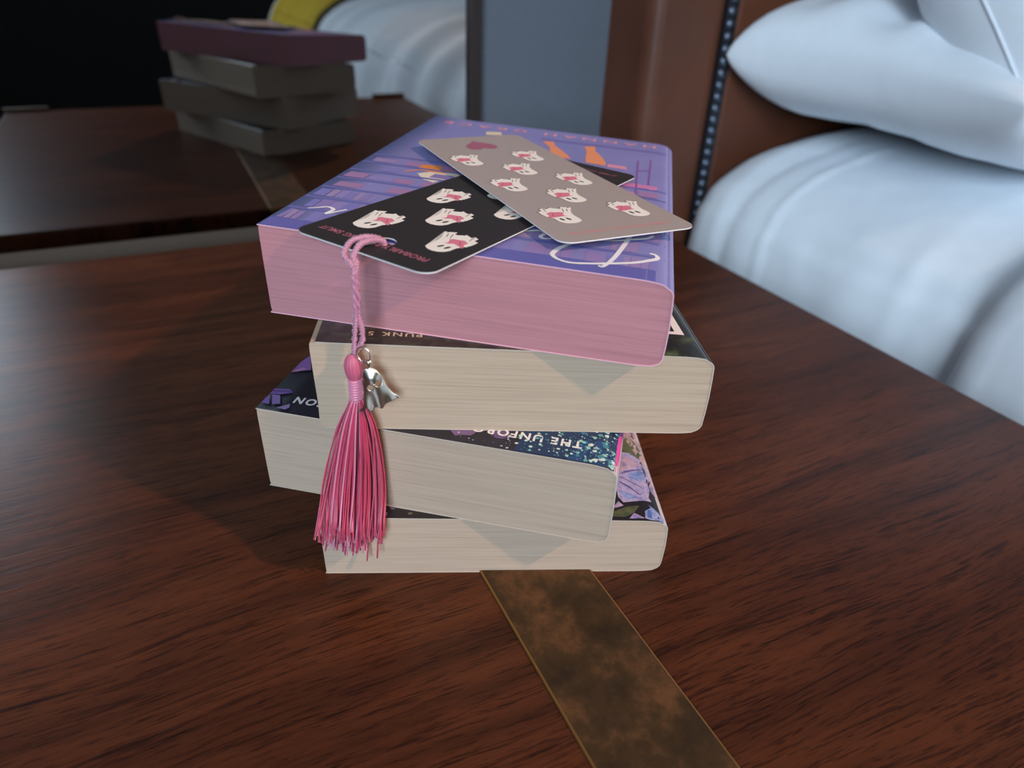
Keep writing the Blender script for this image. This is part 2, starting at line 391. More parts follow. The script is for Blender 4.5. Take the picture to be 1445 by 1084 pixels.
for xx in (TX0+0.03, TX1-0.07):
    for yy in (TY0+0.03, TY1-0.07): box('leg', (xx, xx+0.04, yy, yy+0.04, FZ, -0.46), M_wood, tb, 0.002)

# ------------------------------------------------------------------ headboard
HX0, HX1, HY0, HZ0, HZ1 = 0.4008, 2.16, 0.5555, -0.45, 0.62
hb = root('headboard', ((HX0+HX1)/2, (HY0+MY)/2, FZ), 'brown leather headboard edged with a line of dark nail heads', 'headboard')
NX = 0.4872
def rounded_slab(name, x0, x1, yf, yb, z0, z1, r, mt, parent, nseg=6):
    # section in x: rounded front vertical edges
    sec = [(x0, yb)]
    for k in range(nseg+1):
        a = math.pi/2*k/nseg; sec.append((x0+r-r*math.cos(a), yf+r-r*math.sin(a)))
    for k in range(nseg+1):
        a = math.pi/2*k/nseg; sec.append((x1-r+r*math.sin(a), yf+r-r*math.cos(a)))
    sec.append((x1, yb)); n = len(sec)
    V = [(x, y, z0) for x, y in sec]+[(x, y, z1) for x, y in sec]
    Fc = [(k, (k+1) % n, n+(k+1) % n, n+k) for k in range(n)]+[tuple(range(n-1, -1, -1)), tuple(range(n, 2*n))]
    return mk(name, V, Fc, mt, parent, False)
rounded_slab('padded_border', HX0, NX-0.0035, HY0-0.003, MY+0.0075, HZ0, HZ1, 0.016, M_leather, hb)
rounded_slab('padded_border', HX1-0.09, HX1, HY0-0.003, MY+0.0075, HZ0, HZ1, 0.016, M_leather, hb)
rounded_slab('centre_panel', NX+0.0035, HX1-0.0905, HY0, MY+0.0075, HZ0, HZ1-0.002, 0.010, M_leather, hb)
box('nail_band', (NX-0.0065, NX+0.0065, HY0-0.0015, HY0+0.01, HZ0+0.001, HZ1-0.003), M_piping, hb, 0.001)
box('base_rail', (HX0+0.05, HX1-0.05, HY0+0.012, MY+0.0075, FZ, HZ0), M_piping, hb)
V = []; Fc = []; n = 12; R_ = 0.0052
for i in range(5):
    a = math.pi/2*i/4
    for k in range(n):
        b_ = 2*math.pi*k/n
        V.append((R_*math.cos(a)*math.cos(b_), -R_*0.75*math.sin(a), R_*math.cos(a)*math.sin(b_)))
for i in range(4):
    for k in range(n): Fc.append((i*n+k, i*n+(k+1) % n, (i+1)*n+(k+1) % n, (i+1)*n+k))
nail_me = bpy.data.meshes.new('nail_head'); nail_me.from_pydata(V, [], Fc); nail_me.materials.append(M_nail)
nail_me.polygons.foreach_set('use_smooth', [True]*len(Fc))
zz = -0.10
while zz < 0.60:
    o = bpy.data.objects.new('nail_head', nail_me); COL.objects.link(o); o.parent = hb
    o.location = (NX-hb['_org'][0]-0.0012, HY0-0.0014-hb['_org'][1], zz-hb['_org'][2]); zz += 0.0103

# ------------------------------------------------------------------ bed linen
def fbm(x, y, z, s=1.0): return noise.fractal(Vector((x*s, y*s, z*s)), 1.0, 2.0, 4)
def sweep(name, prof, ys, offs, mt, parent=None, wr=0.003, seed=0.0, n=5, fold=None, under=False):
    """profile (x, z) swept along y; offs(y) thickens it outward along its normals"""
    P = smooth_path([(a, b, 0) for a, b in prof], n)
    P = [(p[0], p[1]) for p in P]; N = []
    for i in range(len(P)):
        a, b = P[max(i-1, 0)], P[min(i+1, len(P)-1)]; t = np.array([b[0]-a[0], b[1]-a[1]]); t /= np.linalg.norm(t)+1e-9
        N.append((-t[1], t[0]))
    V = []; m_ = len(P)
    for y in ys:
        d = offs(y)
        for (x, z), (nx, nz) in zip(P, N):
            w = wr*0.6*fbm(x+seed, y*1.3, z, 9) + wr*0.5*math.sin(y*46+seed+6*fbm(x, y, z, 3))*max(0, min(1, (0.08-z)/0.1))*(1 if x < 0.6 else 0.15)
            if fold: w += fold(x, y, z)
            V.append((x+nx*(d+w), y, z+nz*(d+w)))
    Fc = [(j*m_+i, (j+1)*m_+i, (j+1)*m_+i+1, j*m_+i+1) for j in range(len(ys)-1) for i in range(m_-1)]
    if under:
        S = len(V); J = len(ys)
        for jj, y in enumerate(ys):
            for k_, ((x, z), (nx, nz)) in enumerate(zip(P, N)):
                d = under(y); V.append((x+nx*d, y, z+nz*d))
        Fc += [tuple(S+q for q in f_[::-1]) for f_ in Fc]
        Fc += [(i, i+1, S+i+1, S+i) for i in range(m_-1)]+[((J-1)*m_+i, S+(J-1)*m_+i, S+(J-1)*m_+i+1, (J-1)*m_+i+1) for i in range(m_-1)]
        Fc += [(j*m_, S+j*m_, S+(j+1)*m_, (j+1)*m_) for j in range(J-1)]+[(j*m_+m_-1, (j+1)*m_+m_-1, S+(j+1)*m_+m_-1, S+j*m_+m_-1) for j in range(J-1)]
        return mk(name, V, Fc, mt, parent, True)
    Fc.append(tuple(range(m_))); Fc.append(tuple(range((len(ys)-1)*m_+m_-1, (len(ys)-1)*m_-1, -1)))
    Fc.append((0, m_-1, len(ys)*m_-1, (len(ys)-1)*m_))
    return mk(name, V, Fc, mt, parent, True)
prof = [(0.458, -0.36), (0.457, -0.20), (0.458, -0.08), (0.4644, -0.0154), (0.4725, 0.004), (0.4849, 0.022), (0.5165, 0.0406), (0.5419, 0.0493), (0.5687, 0.0546),
        (0.605, 0.061), (0.70, 0.066), (0.95, 0.068), (1.5, 0.068), (1.95, 0.064), (2.03, 0.045), (2.07, 0.0), (2.08, -0.1), (2.08, -0.36)]
bed = root('bed', (1.27, -0.45, FZ), 'double bed made up with a white fitted sheet', 'bed')
def end_off(y):
    d = 0.545-y
    return -0.012*max(0, 1-d/0.03)**2
def sheet_fold(x, y, z):
    if x > 0.62: return 0
    yc = 0.437+0.12*max(0, z+0.03)
    g = 0.0022*math.exp(-((y-yc)/0.0035)**2)
    yc2 = 0.300+0.2*max(0, z)
    g += 0.0016*math.exp(-((y-yc2)/0.010)**2)*(1 if z < 0.03 else 0.3)
    g += 0.0016*math.exp(-((y-0.505-0.1*z)/0.008)**2) - 0.0014*math.exp(-((y-0.485)/0.006)**2)
    return g
ys = list(np.linspace(0.545, 0.15, 80))+list(np.linspace(0.13, -1.47, 40))
sweep('sheeted_mattress', prof, ys, end_off, M_sheet, bed, 0.0025, 1.3, fold=sheet_fold)
box('bed_base', (0.47, 2.07, -1.46, 0.545, -0.52, -0.362), M_leather, bed, 0.01)
for xx in (0.55, 1.93):
    for yy in (-1.38, 0.40): box('bed_leg', (xx, xx+0.06, yy, yy+0.06, FZ, -0.52), M_piping, bed, 0.003)
# duvet
def duv_off(y):
    e = 0.236-y
    if e < 0.03: return 0.001+0.022*math.sqrt(max(0, 1-(1-e/0.03)**2))
    return 0.023+0.027*min(1, (e-0.03)/0.3)
def duv_fold(x, y, z):
    return 0.006*math.sin(y*31+2.0*math.sin(y*9))*(1 if x < 0.7 else 0.4)*min(1, max(0, (0.23-y)/0.06))
prof_d = [(0.457, -0.25)]+prof[2:16]+[(2.08, -0.25)]
ys = [0.236-0.056*k*k/900 for k in range(31)]+list(np.linspace(0.175, -1.50, 150))
dv = sweep('duvet', prof_d, ys, lambda y: duv_off(y)+0.006, M_duvet, None, 0.004, 5.1, fold=duv_fold, under=lambda y: 0.0045)
tag(dv, 'thick white duvet folded back below the pillows and hanging down the bed side', 'duvet')
ys = list(np.linspace(-0.84, -1.46, 70))
th = sweep('throw_blanket', prof_d, ys, lambda y: duv_off(y)+0.018, M_throw, None, 0.004, 5.1, fold=duv_fold, under=lambda y: duv_off(y)+0.0155)
tag(th, 'mustard yellow throw across the foot of the bed', 'blanket')

def pillow(name, c, lx, ly, h, rot, label, seed, seamed, ps=3.0, pw=0.45, slump=0.0):
    n = 44; V = []; R = Matrix.Rotation(rot[2], 4, 'Z') @ Matrix.Rotation(rot[0], 4, 'X') @ Matrix.Rotation(rot[1], 4, 'Y')
    def pos(s, t, sg):
        q = 1-0.05*(1-abs(t))*(abs(t))
        th_ = max(0, (1-abs(s)**ps))*max(0, (1-abs(t)**7))
        zz = sg*h*th_**pw*((1.25-slump*(1-t)/2) if sg > 0 else 0.95)
        x = s*lx*(1-0.06*(1-t*t)); y = t*ly*(1-0.06*(1-s*s))
        edge = 1-min(1, th_*3)
        wv = 0.006*fbm(x+seed, y, sg*0.3, 7) + (0.0045 if sg > 0 else 0.0012)*math.sin((y*85 if abs(s) > 0.6 else x*40)+seed+2*fbm(x, y, 0, 5))*math.exp(-((th_-0.45)/0.3)**2)
        zz += wv*min(1, th_*4)
        return R @ Vector((x, y, zz))
    for sg in (1, -1):
        for j in range(n+1):
            for i in range(n+1):
                s = math.sin((i/n*2-1)*math.pi/2); t = math.sin((j/n*2-1)*math.pi/2)
                p = pos(s, t, sg); V.append((c[0]+p.x, c[1]+p.y, c[2]+p.z))
    Fc = []; m_ = n+1
    for sg in (0, 1):
        o = sg*m_*m_
        for j in range(n):
            for i in range(n):
                q = (o+j*m_+i, o+j*m_+i+1, o+(j+1)*m_+i+1, o+(j+1)*m_+i)
                Fc.append(q if sg == 0 else q[::-1])
    rt = root(name, (c[0], c[1], c[2]-h), label, 'pillow', None)
    o = mk('pillowcase', V, Fc, M_pillow, rt, True)
    bm = bmesh.new(); bm.from_mesh(o.data); bmesh.ops.remove_doubles(bm, verts=bm.verts, dist=1e-4); bm.to_mesh(o.data); bm.free()
    # piped seam
    path = []
    for k in range(4*24):
        e, u = divmod(k, 24); u = u/24*2-1
        s, t = [(u, -1), (1, u), (-u, 1), (-1, -u)][e]; p = pos(s, t, 1); path.append((c[0]+p.x, c[1]+p.y, c[2]+p.z))
    path.append(path[0])
    if seamed: v, f = tube(path, 0.0012, 6, False); mk('seam', v, f, M_pillow, rt, True)
    return rt
pillow('pillow', (0.85, 0.405, 0.134), 0.372, 0.138, 0.070, (0.0, 0.0, 0.0), 'white pillow lying on the sheet with a corner against the headboard', 2.0, False, 3.0, 0.37, 1.0)
pillow('pillow', (0.886, 0.390, 0.229), 0.39, 0.168, 0.074, (math.radians(42), math.radians(0), 0.0), 'white pillow propped on top of the other pillow', 7.0, True, 7.0)

# ------------------------------------------------------------------ books
class Book:
    pass
def make_plane(cur, x, y, a, w, t, dt):
    g = np.array([math.cos(a), math.sin(a)])*(-dt/w); c = t+dt/2-g@np.array([x, y])
    return cur+np.array([c, g[0], g[1]])
GEO = [  # x, y, yaw, width, length, thickness, skew, wedge   (top book first)
 (0.021586, 0.224977, -0.613048, 0.130606, 0.198019, 0.029787, -0.025286, 0.001589),
 (0.029650, 0.200568, -0.391600, 0.131395, 0.198489, 0.031817, 0.017968, 0.002186),
 (0.010923, 0.220541, -0.643050, 0.127155, 0.197071, 0.034243, -0.016171, 0.000885),
 (0.023416, 0.196236, -0.404442, 0.127524, 0.199672, 0.026782, 0.000696, 0.002310)]
BK = [None]*4; cur = np.array([0.0, 0, 0])
for i in (3, 2, 1, 0):
    x, y, a, w, l, t, sk, dt = GEO[i]; b = Book(); b.i = i
    b.o = np.array([x, y]); b.ex = np.array([math.cos(a), math.sin(a)]); b.ey = np.array([-math.sin(a+sk), math.cos(a+sk)])
    b.w, b.l, b.t = w*1000, l*1000, t*1000; b.bot = cur.copy(); cur = make_plane(cur, x, y, a, w, t, dt); b.top = cur.copy(); BK[i] = b
_DX = [-11, -9, -7, -5, -3.6, -2.2, -1.2, -0.5, -0.1]; _DZ = [0.0]+[1.5*((x+11)/11.0)**2.2 for x in (-9, -7, -5, -3.6)]+[1.55, 2.1, 2.9, 4.0]
def drop(b, u):
    """how far the cover has fallen towards the spine"""
    return float(np.interp(u-b.w, _DX, _DZ))
def bpt(b, u, v, h, lift=0.0):
    """book point: u across (0 fore edge .. w spine), v along, h in mm of nominal thickness"""
    q = b.o + b.ex*u*0.001 + b.ey*v*0.001
    zb = b.bot[0]+b.bot[1]*q[0]+b.bot[2]*q[1]; zt = b.top[0]+b.top[1]*q[0]+b.top[2]*q[1]
    return np.array([q[0], q[1], zb+(zt-zb)*h/b.t+lift*0.001])
def make_book(i, label, cover_mat, page_mat, edge_mat, spine_mat=None, inset=0.0, page_out=0.0, crest=0.0):
    b = BK[i]; w, t, l = b.w, b.t, b.l
    ctr = b.o + b.ex*w*0.0005 + b.ey*l*0.0005
    rt = root('paperback_book', (ctr[0], ctr[1], b.bot[0]+b.bot[1]*ctr[0]+b.bot[2]*ctr[1]), label, 'book', 'stack of paperbacks on the bedside table')
    b.root = rt
    flat = list(np.linspace(inset, w-11, 9))
    sh = [w-9, w-7, w-5, w-3.6]
    top = [(u, t-drop(b, u)-0.02) for u in flat+sh]
    sp = [(w-2.2, t-1.55), (w-1.2, t-2.1), (w-0.5, t-2.9), (w-0.1, t-4.0), (w+0.1, t*0.72), (w+0.25, t*0.5), (w+0.05, t*0.28), (w-0.25, 3.8), (w-0.7, 2.6), (w-1.4, 1.7), (w-2.4, 1.1)]
    bot = [(u, 0.02+0.75*drop(b, u)) for u in (flat+sh)[::-1]]
    path = top+sp+bot; n = len(path)
    # inner path
    inn = []
    for k, (u, h) in enumerate(path):
        a_, c_ = path[max(k-1, 0)], path[min(k+1, n-1)]
        tx, tz = c_[0]-a_[0], c_[1]-a_[1]; L = math.hypot(tx, tz); inn.append((u+tz/L*0.34, h-tx/L*0.34))
    def sheet(name, k0, k1, mt):
        V = []; Fc = []; fm = []
        vs = [0.0, 0.25, l*0.25, l*0.5, l*0.75, l-0.25, l]
        m_ = k1-k0+1
        for side in (path, inn):
            for vv in vs:
                for k in range(k0, k1+1):
                    u, h = side[k]
                    V.append(bpt(b, u, vv, h))
        S = len(vs)*m_
        for j in range(len(vs)-1):
            for k in range(m_-1):
                q = (j*m_+k, j*m_+k+1, (j+1)*m_+k+1, (j+1)*m_+k)
                Fc.append(q); fm.append(0); Fc.append(tuple(S+x for x in q[::-1])); fm.append(1)
        for k in range(m_-1):
            Fc.append((k, S+k, S+k+1, k+1)); fm.append(1)
            o_ = (len(vs)-1)*m_; Fc.append((o_+k, o_+k+1, S+o_+k+1, S+o_+k)); fm.append(1)
        for j in range(len(vs)-1):
            Fc.append((j*m_, (j+1)*m_, S+(j+1)*m_, S+j*m_)); fm.append(1)
            e = m_-1; Fc.append((j*m_+e, S+j*m_+e, S+(j+1)*m_+e, (j+1)*m_+e)); fm.append(1)
        o = mk(name, V, Fc, [mt, edge_mat], rt, False, fmats=fm)
        for p in o.data.polygons:
            if p.material_index == 0: p.use_smooth = True
        return o
    nt_ = len(top); ns = len(sp)
    b.cover = sheet('front_cover', 0, nt_, cover_mat)
    sheet('spine', nt_, nt_+ns-1, spine_mat or cover_mat)
    sheet('back_cover', nt_+ns-1, n-1, spine_mat or cover_mat)
    # page block: inner outline closed by the fore edge, set back a touch from head and tail
    po = page_out
    poly = [(u, h-0.02) for u, h in inn[:nt_]]+[(u-0.02, h) for u, h in inn[nt_:nt_+ns]]+[(u, h+0.02) for u, h in inn[nt_+ns:]]
    poly[0] = (0.5-po, poly[0][1]); poly[-1] = (0.5, poly[-1][1])
    fe = [(0.25-po*0.9, 2.0), (0.15-po*0.5, t*0.3), (0.1-po*0.75, t*0.6), (0.1-po, t-3.0), (0.2-po, t-1.0)]
    poly = poly+fe; m_ = len(poly); v0, v1 = 0.22, l-0.25
    V = []; uv = []
    # triangulated caps as strips between top and bottom samples: build rows over height for clean page lines
    rows = 26
    for vv in (v0, v1):
        for u, h in poly: V.append(bpt(b, u, vv, h)); uv.append((u, h))
    Fc = [(k, (k+1) % m_, m_+(k+1) % m_, m_+k) for k in range(m_)]
    Fc = [q[::-1] for q in Fc]
    Fc.append(tuple(range(m_))[::1]); Fc.append(tuple(range(2*m_-1, m_-1, -1)))
    nside = m_
    def uvf(pi, vi):
        u, h = uv[vi]
        if pi < nside: return ((0 if vi < m_ else l)+u*0.3, h)
        return (u+ (300 if pi > nside else 0), h)
    o = mk('page_block', V, Fc, page_mat, rt, False, uvs=uvf)
    bm = bmesh.new(); bm.from_mesh(o.data); bmesh.ops.recalc_face_normals(bm, faces=bm.faces); bm.to_mesh(o.data); bm.free()
    return rt
make_book(0, 'thick paperback with lilac cover and pink page edges, topmost of the stack', M_cover1, M_page_pink, M_pink_edge)
M_paper_edge = mat('paper_cover_edge', srgb(190, 176, 160), 0.8)
make_book(1, 'cream-paged paperback with a dark forest cover, right under the pink-edged book', M_cover2, M_page, M_paper_edge, None, 1.2, 0.9)
make_book(2, 'paperback with a speckled night-sky cover, third down in the stack', M_cover3, M_page_smooth, M_paper_edge, M_cover_back)
make_book(3, 'thin pale paperback with a flower-print black cover, lying on the table top', M_cover4, M_page_smooth, M_paper_edge, M_cover_back)

# ---- printed pieces lying on the covers
def relief(V2, faces, cols, put, name, mt, parent, step=2.6, layers=None):
    """flat polygons in (u, v) mm, cut finely enough to follow the surface put(u, v, layer)"""
    bm = bmesh.new(); cl = bm.faces.layers.int.new('cid')
    vs = [bm.verts.new((p[0], p[1], 0)) for p in V2]
    for k, fc in enumerate(faces):
        f_ = bm.faces.new([vs[i] for i in fc]); f_[cl] = k
    bmesh.ops.triangulate(bm, faces=bm.faces[:])
    for _ in range(5):
        lg = [e for e in bm.edges if e.calc_length() > step]
        if not lg: break
        bmesh.ops.subdivide_edges(bm, edges=lg, cuts=1); bmesh.ops.triangulate(bm, faces=bm.faces[:])
    bm.verts.index_update(); lay = {}
    for f_ in bm.faces:
        if f_.normal.z < 0: f_.normal_flip()
        for v in f_.verts: lay[v.index] = f_[cl]
    V = [put(v.co.x, v.co.y, lay.get(v.index, 0)) for v in bm.verts]
    Fc = [tuple(v.index for v in f_.verts) for f_ in bm.faces]; C = [cols[f_[cl]] for f_ in bm.faces]; bm.free()
    o = mk(name, V, Fc, mt, parent, False, cols=C)
    if sum(p.normal.z for p in o.data.polygons) < 0: o.data.flip_normals()
    return o
def inkmesh(name, polys, cols, b, layer, mt=None, label=None):
    """polygons [(u, v), ...] in mm on the top of book b"""
    V = []; Fc = []
    for poly in polys:
        n = len(V); V += [tuple(q) for q in poly]; Fc.append(tuple(range(n, n+len(poly))))
    o = relief(V, Fc, cols, lambda u, v, k: bpt(b, u, v, b.t-drop(b, u), 0.03+0.03*layer+0.0004*k), name, mt or M_print, b.root)
    if label: o['label'] = label
    return o
def stroke(pts, w, n=6, closed=False):
    """thick pen stroke as quads; w may be (w0, wmid, w1)"""
    P = smooth_path([(a, b, 0) for a, b in pts], n); out = []; L = []; R = []
    for i, p in enumerate(P):
        t = P[min(i+1, len(P)-1)]-P[max(i-1, 0)]; t /= np.linalg.norm(t)+1e-9
        ww = (w if not isinstance(w, (tuple, list)) else np.interp(i/(len(P)-1), np.linspace(0, 1, len(w)), w))/2
        L.append((p[0]-t[1]*ww, p[1]+t[0]*ww)); R.append((p[0]+t[1]*ww, p[1]-t[0]*ww))
    for i in range(len(P)-1): out.append([L[i], L[i+1], R[i+1], R[i]])
    return out
def text_mesh(s, space=1.0, shear=0.0, bold=0.0):
    cu = bpy.data.curves.new('lettering', 'FONT'); cu.body = s; cu.size = 1.0; cu.space_character = space; cu.shear = shear; cu.offset = bold; cu.resolution_u = 3
    o = bpy.data.objects.new('lettering', cu); COL.objects.link(o)
    dg = bpy.context.evaluated_depsgraph_get(); dg.update()
    me = o.evaluated_get(dg).to_mesh()
    V = [(v.co.x, v.co.y) for v in me.vertices]; Fc = [tuple(p.vertices) for p in me.polygons]
    o.evaluated_get(dg).to_mesh_clear(); bpy.data.objects.remove(o, do_unlink=True); bpy.data.curves.remove(cu)
    A = np.array(V); A[:, 0] -= A[:, 0].min(); h = 0.70
    return A/h, Fc        # cap height = 1
def text_on(name, s, put, mt, parent, width, cap, col, space=1.0, shear=0.0, bold=0.012):
    """put(x, y) -> world point for text coordinates in mm"""
    A, Fc = text_mesh(s, space, shear, bold); sx = width/A[:, 0].max()
    V = [put(x*sx, y*cap) for x, y in A]
    return mk(name, V, Fc, mt, parent, False, cols=[col]*len(Fc))

rnd = random.Random(4)
b = BK[0]
# printed bookshelves
polys = []; cols = []
def add(p, c): polys.append(p); cols.append(srgb(*c))
add([(0.6, 0.4), (b.w-2.4, 0.4), (b.w-2.4, 9.5), (0.6, 8.5)], (100, 98, 168))
inkmesh('printed_shelf_board', polys, cols, b, 0)
polys = []; cols = []
pal = [(138, 120, 178), (146, 124, 178), (130, 122, 184), (152, 130, 178), (124, 120, 184), (142, 128, 184), (156, 134, 176)]
for r in range(7):
    v0 = 8.5+r*13.5
    if v0 > 98: break
    add([(0.7, v0+10.6), (b.w-3.4, v0+11.2), (b.w-3.4, v0+13.4), (0.7, v0+12.8)], (106, 106, 170))
    u = 1.0+rnd.random()*3
    while u < b.w-8:
        ww = rnd.choice([2.2, 3.0, 3.6, 4.5, 6.5]); hh = 8.6+rnd.random()*1.8; lean = rnd.choice([0, 0, 0, 0.8])
        if r > 2: ww += 4; hh *= 0.75
        if rnd.random() < 0.82:
            add([(u, v0+0.5), (u+ww-0.3, v0+0.5), (u+ww-0.3+lean, v0+hh), (u+lean, v0+hh)], pal[rnd.randrange(7)] if r < 3 or rnd.random() < 0.4 else (160, 122, 166))
        u += ww + (rnd.random()*3 if r > 2 else 0.15)
inkmesh('printed_bookshelf', polys, cols, b, 1)['kind'] = 'stuff'
# figures, ladder and planks
polys = []; cols = []
add([(63, 176), (127, 178), (127, 174), (63, 171.5)], (118, 110, 172))
add([(64.5, 168.1), (69.6, 171.3), (71.9, 161.8), (76.5, 153.1), (80.5, 144.4), (82.4, 138.2), (78.5, 138.0), (71.7, 145.8), (69.5, 158.0)], (232, 146, 104))
add([(85.8, 167.9), (90.9, 172.2), (92.1, 161.3), (95.9, 151.3), (98.9, 140.4), (99.2, 133.6), (95.5, 134.5), (89.9, 135.3), (88.7, 144.9), (88.1, 157.7)], (232, 146, 104))
add([(113.2, 152.9), (114.0, 152.9), (115.2, 92.8), (114.4, 92.8)], (136, 88, 158)); add([(119.3, 157.5), (120.1, 157.5), (120.0, 109.5), (119.2, 109.5)], (136, 88, 158)); add([(114.0, 133.4), (119.6, 135.6), (119.6, 134.0), (114.0, 131.6)], (136, 88, 158))
add([(99.9, 138.0), (108.6, 137.0), (109.3, 131.5), (100.2, 132.2)], (222, 146, 172))
add([(108.4, 109.0), (123.5, 108.0), (123.5, 102.6), (107.6, 99.3)], (206, 126, 178))
add([(110.3, 95.9), (114.6, 94.2), (114.7, 91.4), (110.5, 93)], (206, 126, 178))
add([(23.4, 91.7), (25.2, 94.6), (30.7, 95.8), (34.9, 95.3), (39.3, 90.4), (36.0, 85.0), (30.4, 84.6), (25.7, 85.6)], (222, 136, 64))
add([(26.6, 79.9), (30.4, 84.6), (36.0, 85.0), (39.9, 89.8), (43.2, 84.5), (36.1, 69.9), (31.0, 72.9)], (226, 210, 190))
add([(20.6, 80.8), (25.0, 86.0), (25.8, 84.8), (21.2, 79.8)], (222, 140, 110))
add([(33.9, 174.1), (41.2, 177.4), (42.9, 170.2), (35.4, 166.7)], (226, 206, 172))
for p_, c_ in zip(polys, cols): inkmesh('printed_shape', [p_], [c_], b, 2)
strokes = []
strokes.append(stroke([(115.1, 37.8), (113.5, 27.1), (111.0, 13.9), (108.4, 6.0), (106.9, 6.2)], (1.6, 1.6, 1.5, 1.2, .8)))
strokes.append(stroke([(100, 28), (96.6, 22.5), (93.6, 16.8), (92.2, 11.9), (92.4, 9.1), (94.6, 6.5), (98.3, 5.2), (103.7, 6.5), (110.5, 9.3), (117.5, 12.8), (122.1, 16.7), (124.7, 20.1), (124.2, 22.9), (122.2, 23.5)], (1.6, 1.8, 1.2, 1.5, 1.7, 1.2)))
strokes.append(stroke([(105.0, 29.3), (111.1, 31.6), (115.3, 34.2), (120.8, 37.9), (123.1, 42.0)], (1.2, 1.4, 1.2)))
strokes.append(stroke([(78.0, 23.5), (80.4, 28.0), (84.8, 30.6), (87.0, 28.8), (86.1, 25.1), (87.2, 23.3), (90.4, 24.7)], (1.0, 1.6, 1.0)))
strokes.append(stroke([(7.2, 20.5), (9.8, 22.2), (12.7, 24.5), (15.5, 22.5), (14.9, 17.7), (16.3, 19.4), (19.5, 24.4)], (0.6, 1.4, 0.9)))
for k, st in enumerate(strokes): inkmesh('script_title_stroke', st, [srgb(238, 232, 232)]*len(st), b, 3+0.5*k, label='white handwritten-style title lettering')
text_on('author_lettering', 'HANNAH GRACE', lambda x, y, b=b: bpt(b, 121.5-x, 190.5-y+ -0.02*x, b.t-drop(b, 121.5-x), 0.12), M_print, b.root, 113, 6.0, srgb(236, 160, 172), 1.5)
# dark forest book
b = BK[1]
text_on('small_lettering', 'PUNK 57', lambda x, y, b=b: bpt(b, 34.5-x, 8.5-y, b.t-drop(b, 34.5-x), 0.08), M_print, b.root, 20.5, 2.6, srgb(206, 184, 160), 1.25)
polys = [[(122.0, 16), (125, 16), (125, 44), (122.0, 44)], [(104, 16), (122.0, 16), (122.0, 18.1), (104, 18.1)], [(108, 28), (122.0, 28), (122.0, 30.2), (108, 30.2)]]
inkmesh('title_letter', polys, [srgb(232, 214, 204)]*3, b, 1)
# night-sky book
b = BK[2]
polys = []; cols = []
def blob(u, v, r, c, k=6, jag=0.35):
    a0 = rnd.random()*6.28
    add([(u+r*(1+jag*(rnd.random()*2-1))*math.cos(a0+2*math.pi*i/k), v+r*(1+jag*(rnd.random()*2-1))*math.sin(a0+2*math.pi*i/k)) for i in range(k)], c)
add([(92, 0.4), (126.2, 0.4), (126.2, 60), (100, 60)], (30, 52, 86))
add([(110, 0.4), (126.2, 0.4), (126.2, 16), (114, 12)], (34, 70, 116))
for c_, (u, v, r) in zip([(120, 92, 128), (104, 78, 116), (128, 100, 132)], [(73, 7.5, 4.2), (86, 8.5, 3.0), (60, 9, 3.5)]): blob(u, v, r, c_, 14, 0.2)
for _ in range(1500):
    u = 55+71*rnd.random()**0.6; v = 0.6+34*rnd.random()
    d = max(0.0, (u-75)/50)
    if rnd.random() > 0.15+0.85*d: continue
    r = 0.10+rnd.random()**4*(0.35+0.7*d)
    if not (0.7 < u < 125.6): continue
    blob(u, max(v, 0.7+r), r, rnd.choice([(150, 196, 186), (96, 160, 150), (190, 216, 204), (64, 128, 140), (60, 118, 150), (206, 214, 206)] if d > .3 else [(188, 176, 200), (170, 190, 190), (214, 206, 214)]))
add([(0.4, 25.6), (0.4, 33.7), (1.3, 39.8), (6.8, 29.0)], (128, 84, 150)); add([(0.4, 25.6), (3, 30), (5, 29), (2.4, 26.4)], (168, 112, 156))
add([(0.4, 9.3), (0.4, 13.1), (5.9, 14.0), (7.9, 12.3), (4.2, 9.9)], (116, 82, 150)); add([(0.5, 11.0), (0.5, 12.0), (6.8, 13.2), (7.5, 12.4)], (86, 58, 120))
add([(0.4, 7.1), (0.8, 8.8), (3.6, 3.0), (0.4, 3.2)], (120, 92, 158)); add([(1.5, 9.1), (4.4, 9.4), (7.1, 4.3), (4.5, 3.3)], (130, 102, 160))
add([(6.9, 1.6), (10.3, 5.2), (11.2, 3.1), (10.5, 1.4)], (138, 116, 158))
inkmesh('printed_splatter', polys, cols, b, 1)['kind'] = 'stuff'
inkmesh('spine_stripe', [[(125.6, 0.3), (126.9, 0.3), (126.9, 196), (125.6, 196)]], [srgb(212, 66, 146)], b, 2, label='bright magenta stripe along the spine fold')
text_on('title_lettering', 'THE UNFORG', lambda x, y, b=b: bpt(b, 114-x, 11.2-y, b.t-drop(b, 114-x), 0.14), M_print, b.root, 37.5, 3.9, srgb(232, 224, 218), 1.25, 0.0, 0.03)
text_on('title_lettering', 'SON', lambda x, y, b=b: bpt(b, 21.5-x, 10.4-y, b.t-drop(b, 21.5-x), 0.14), M_print, b.root, 11.0, 3.9, srgb(214, 204, 206), 1.25, 0.0, 0.03)
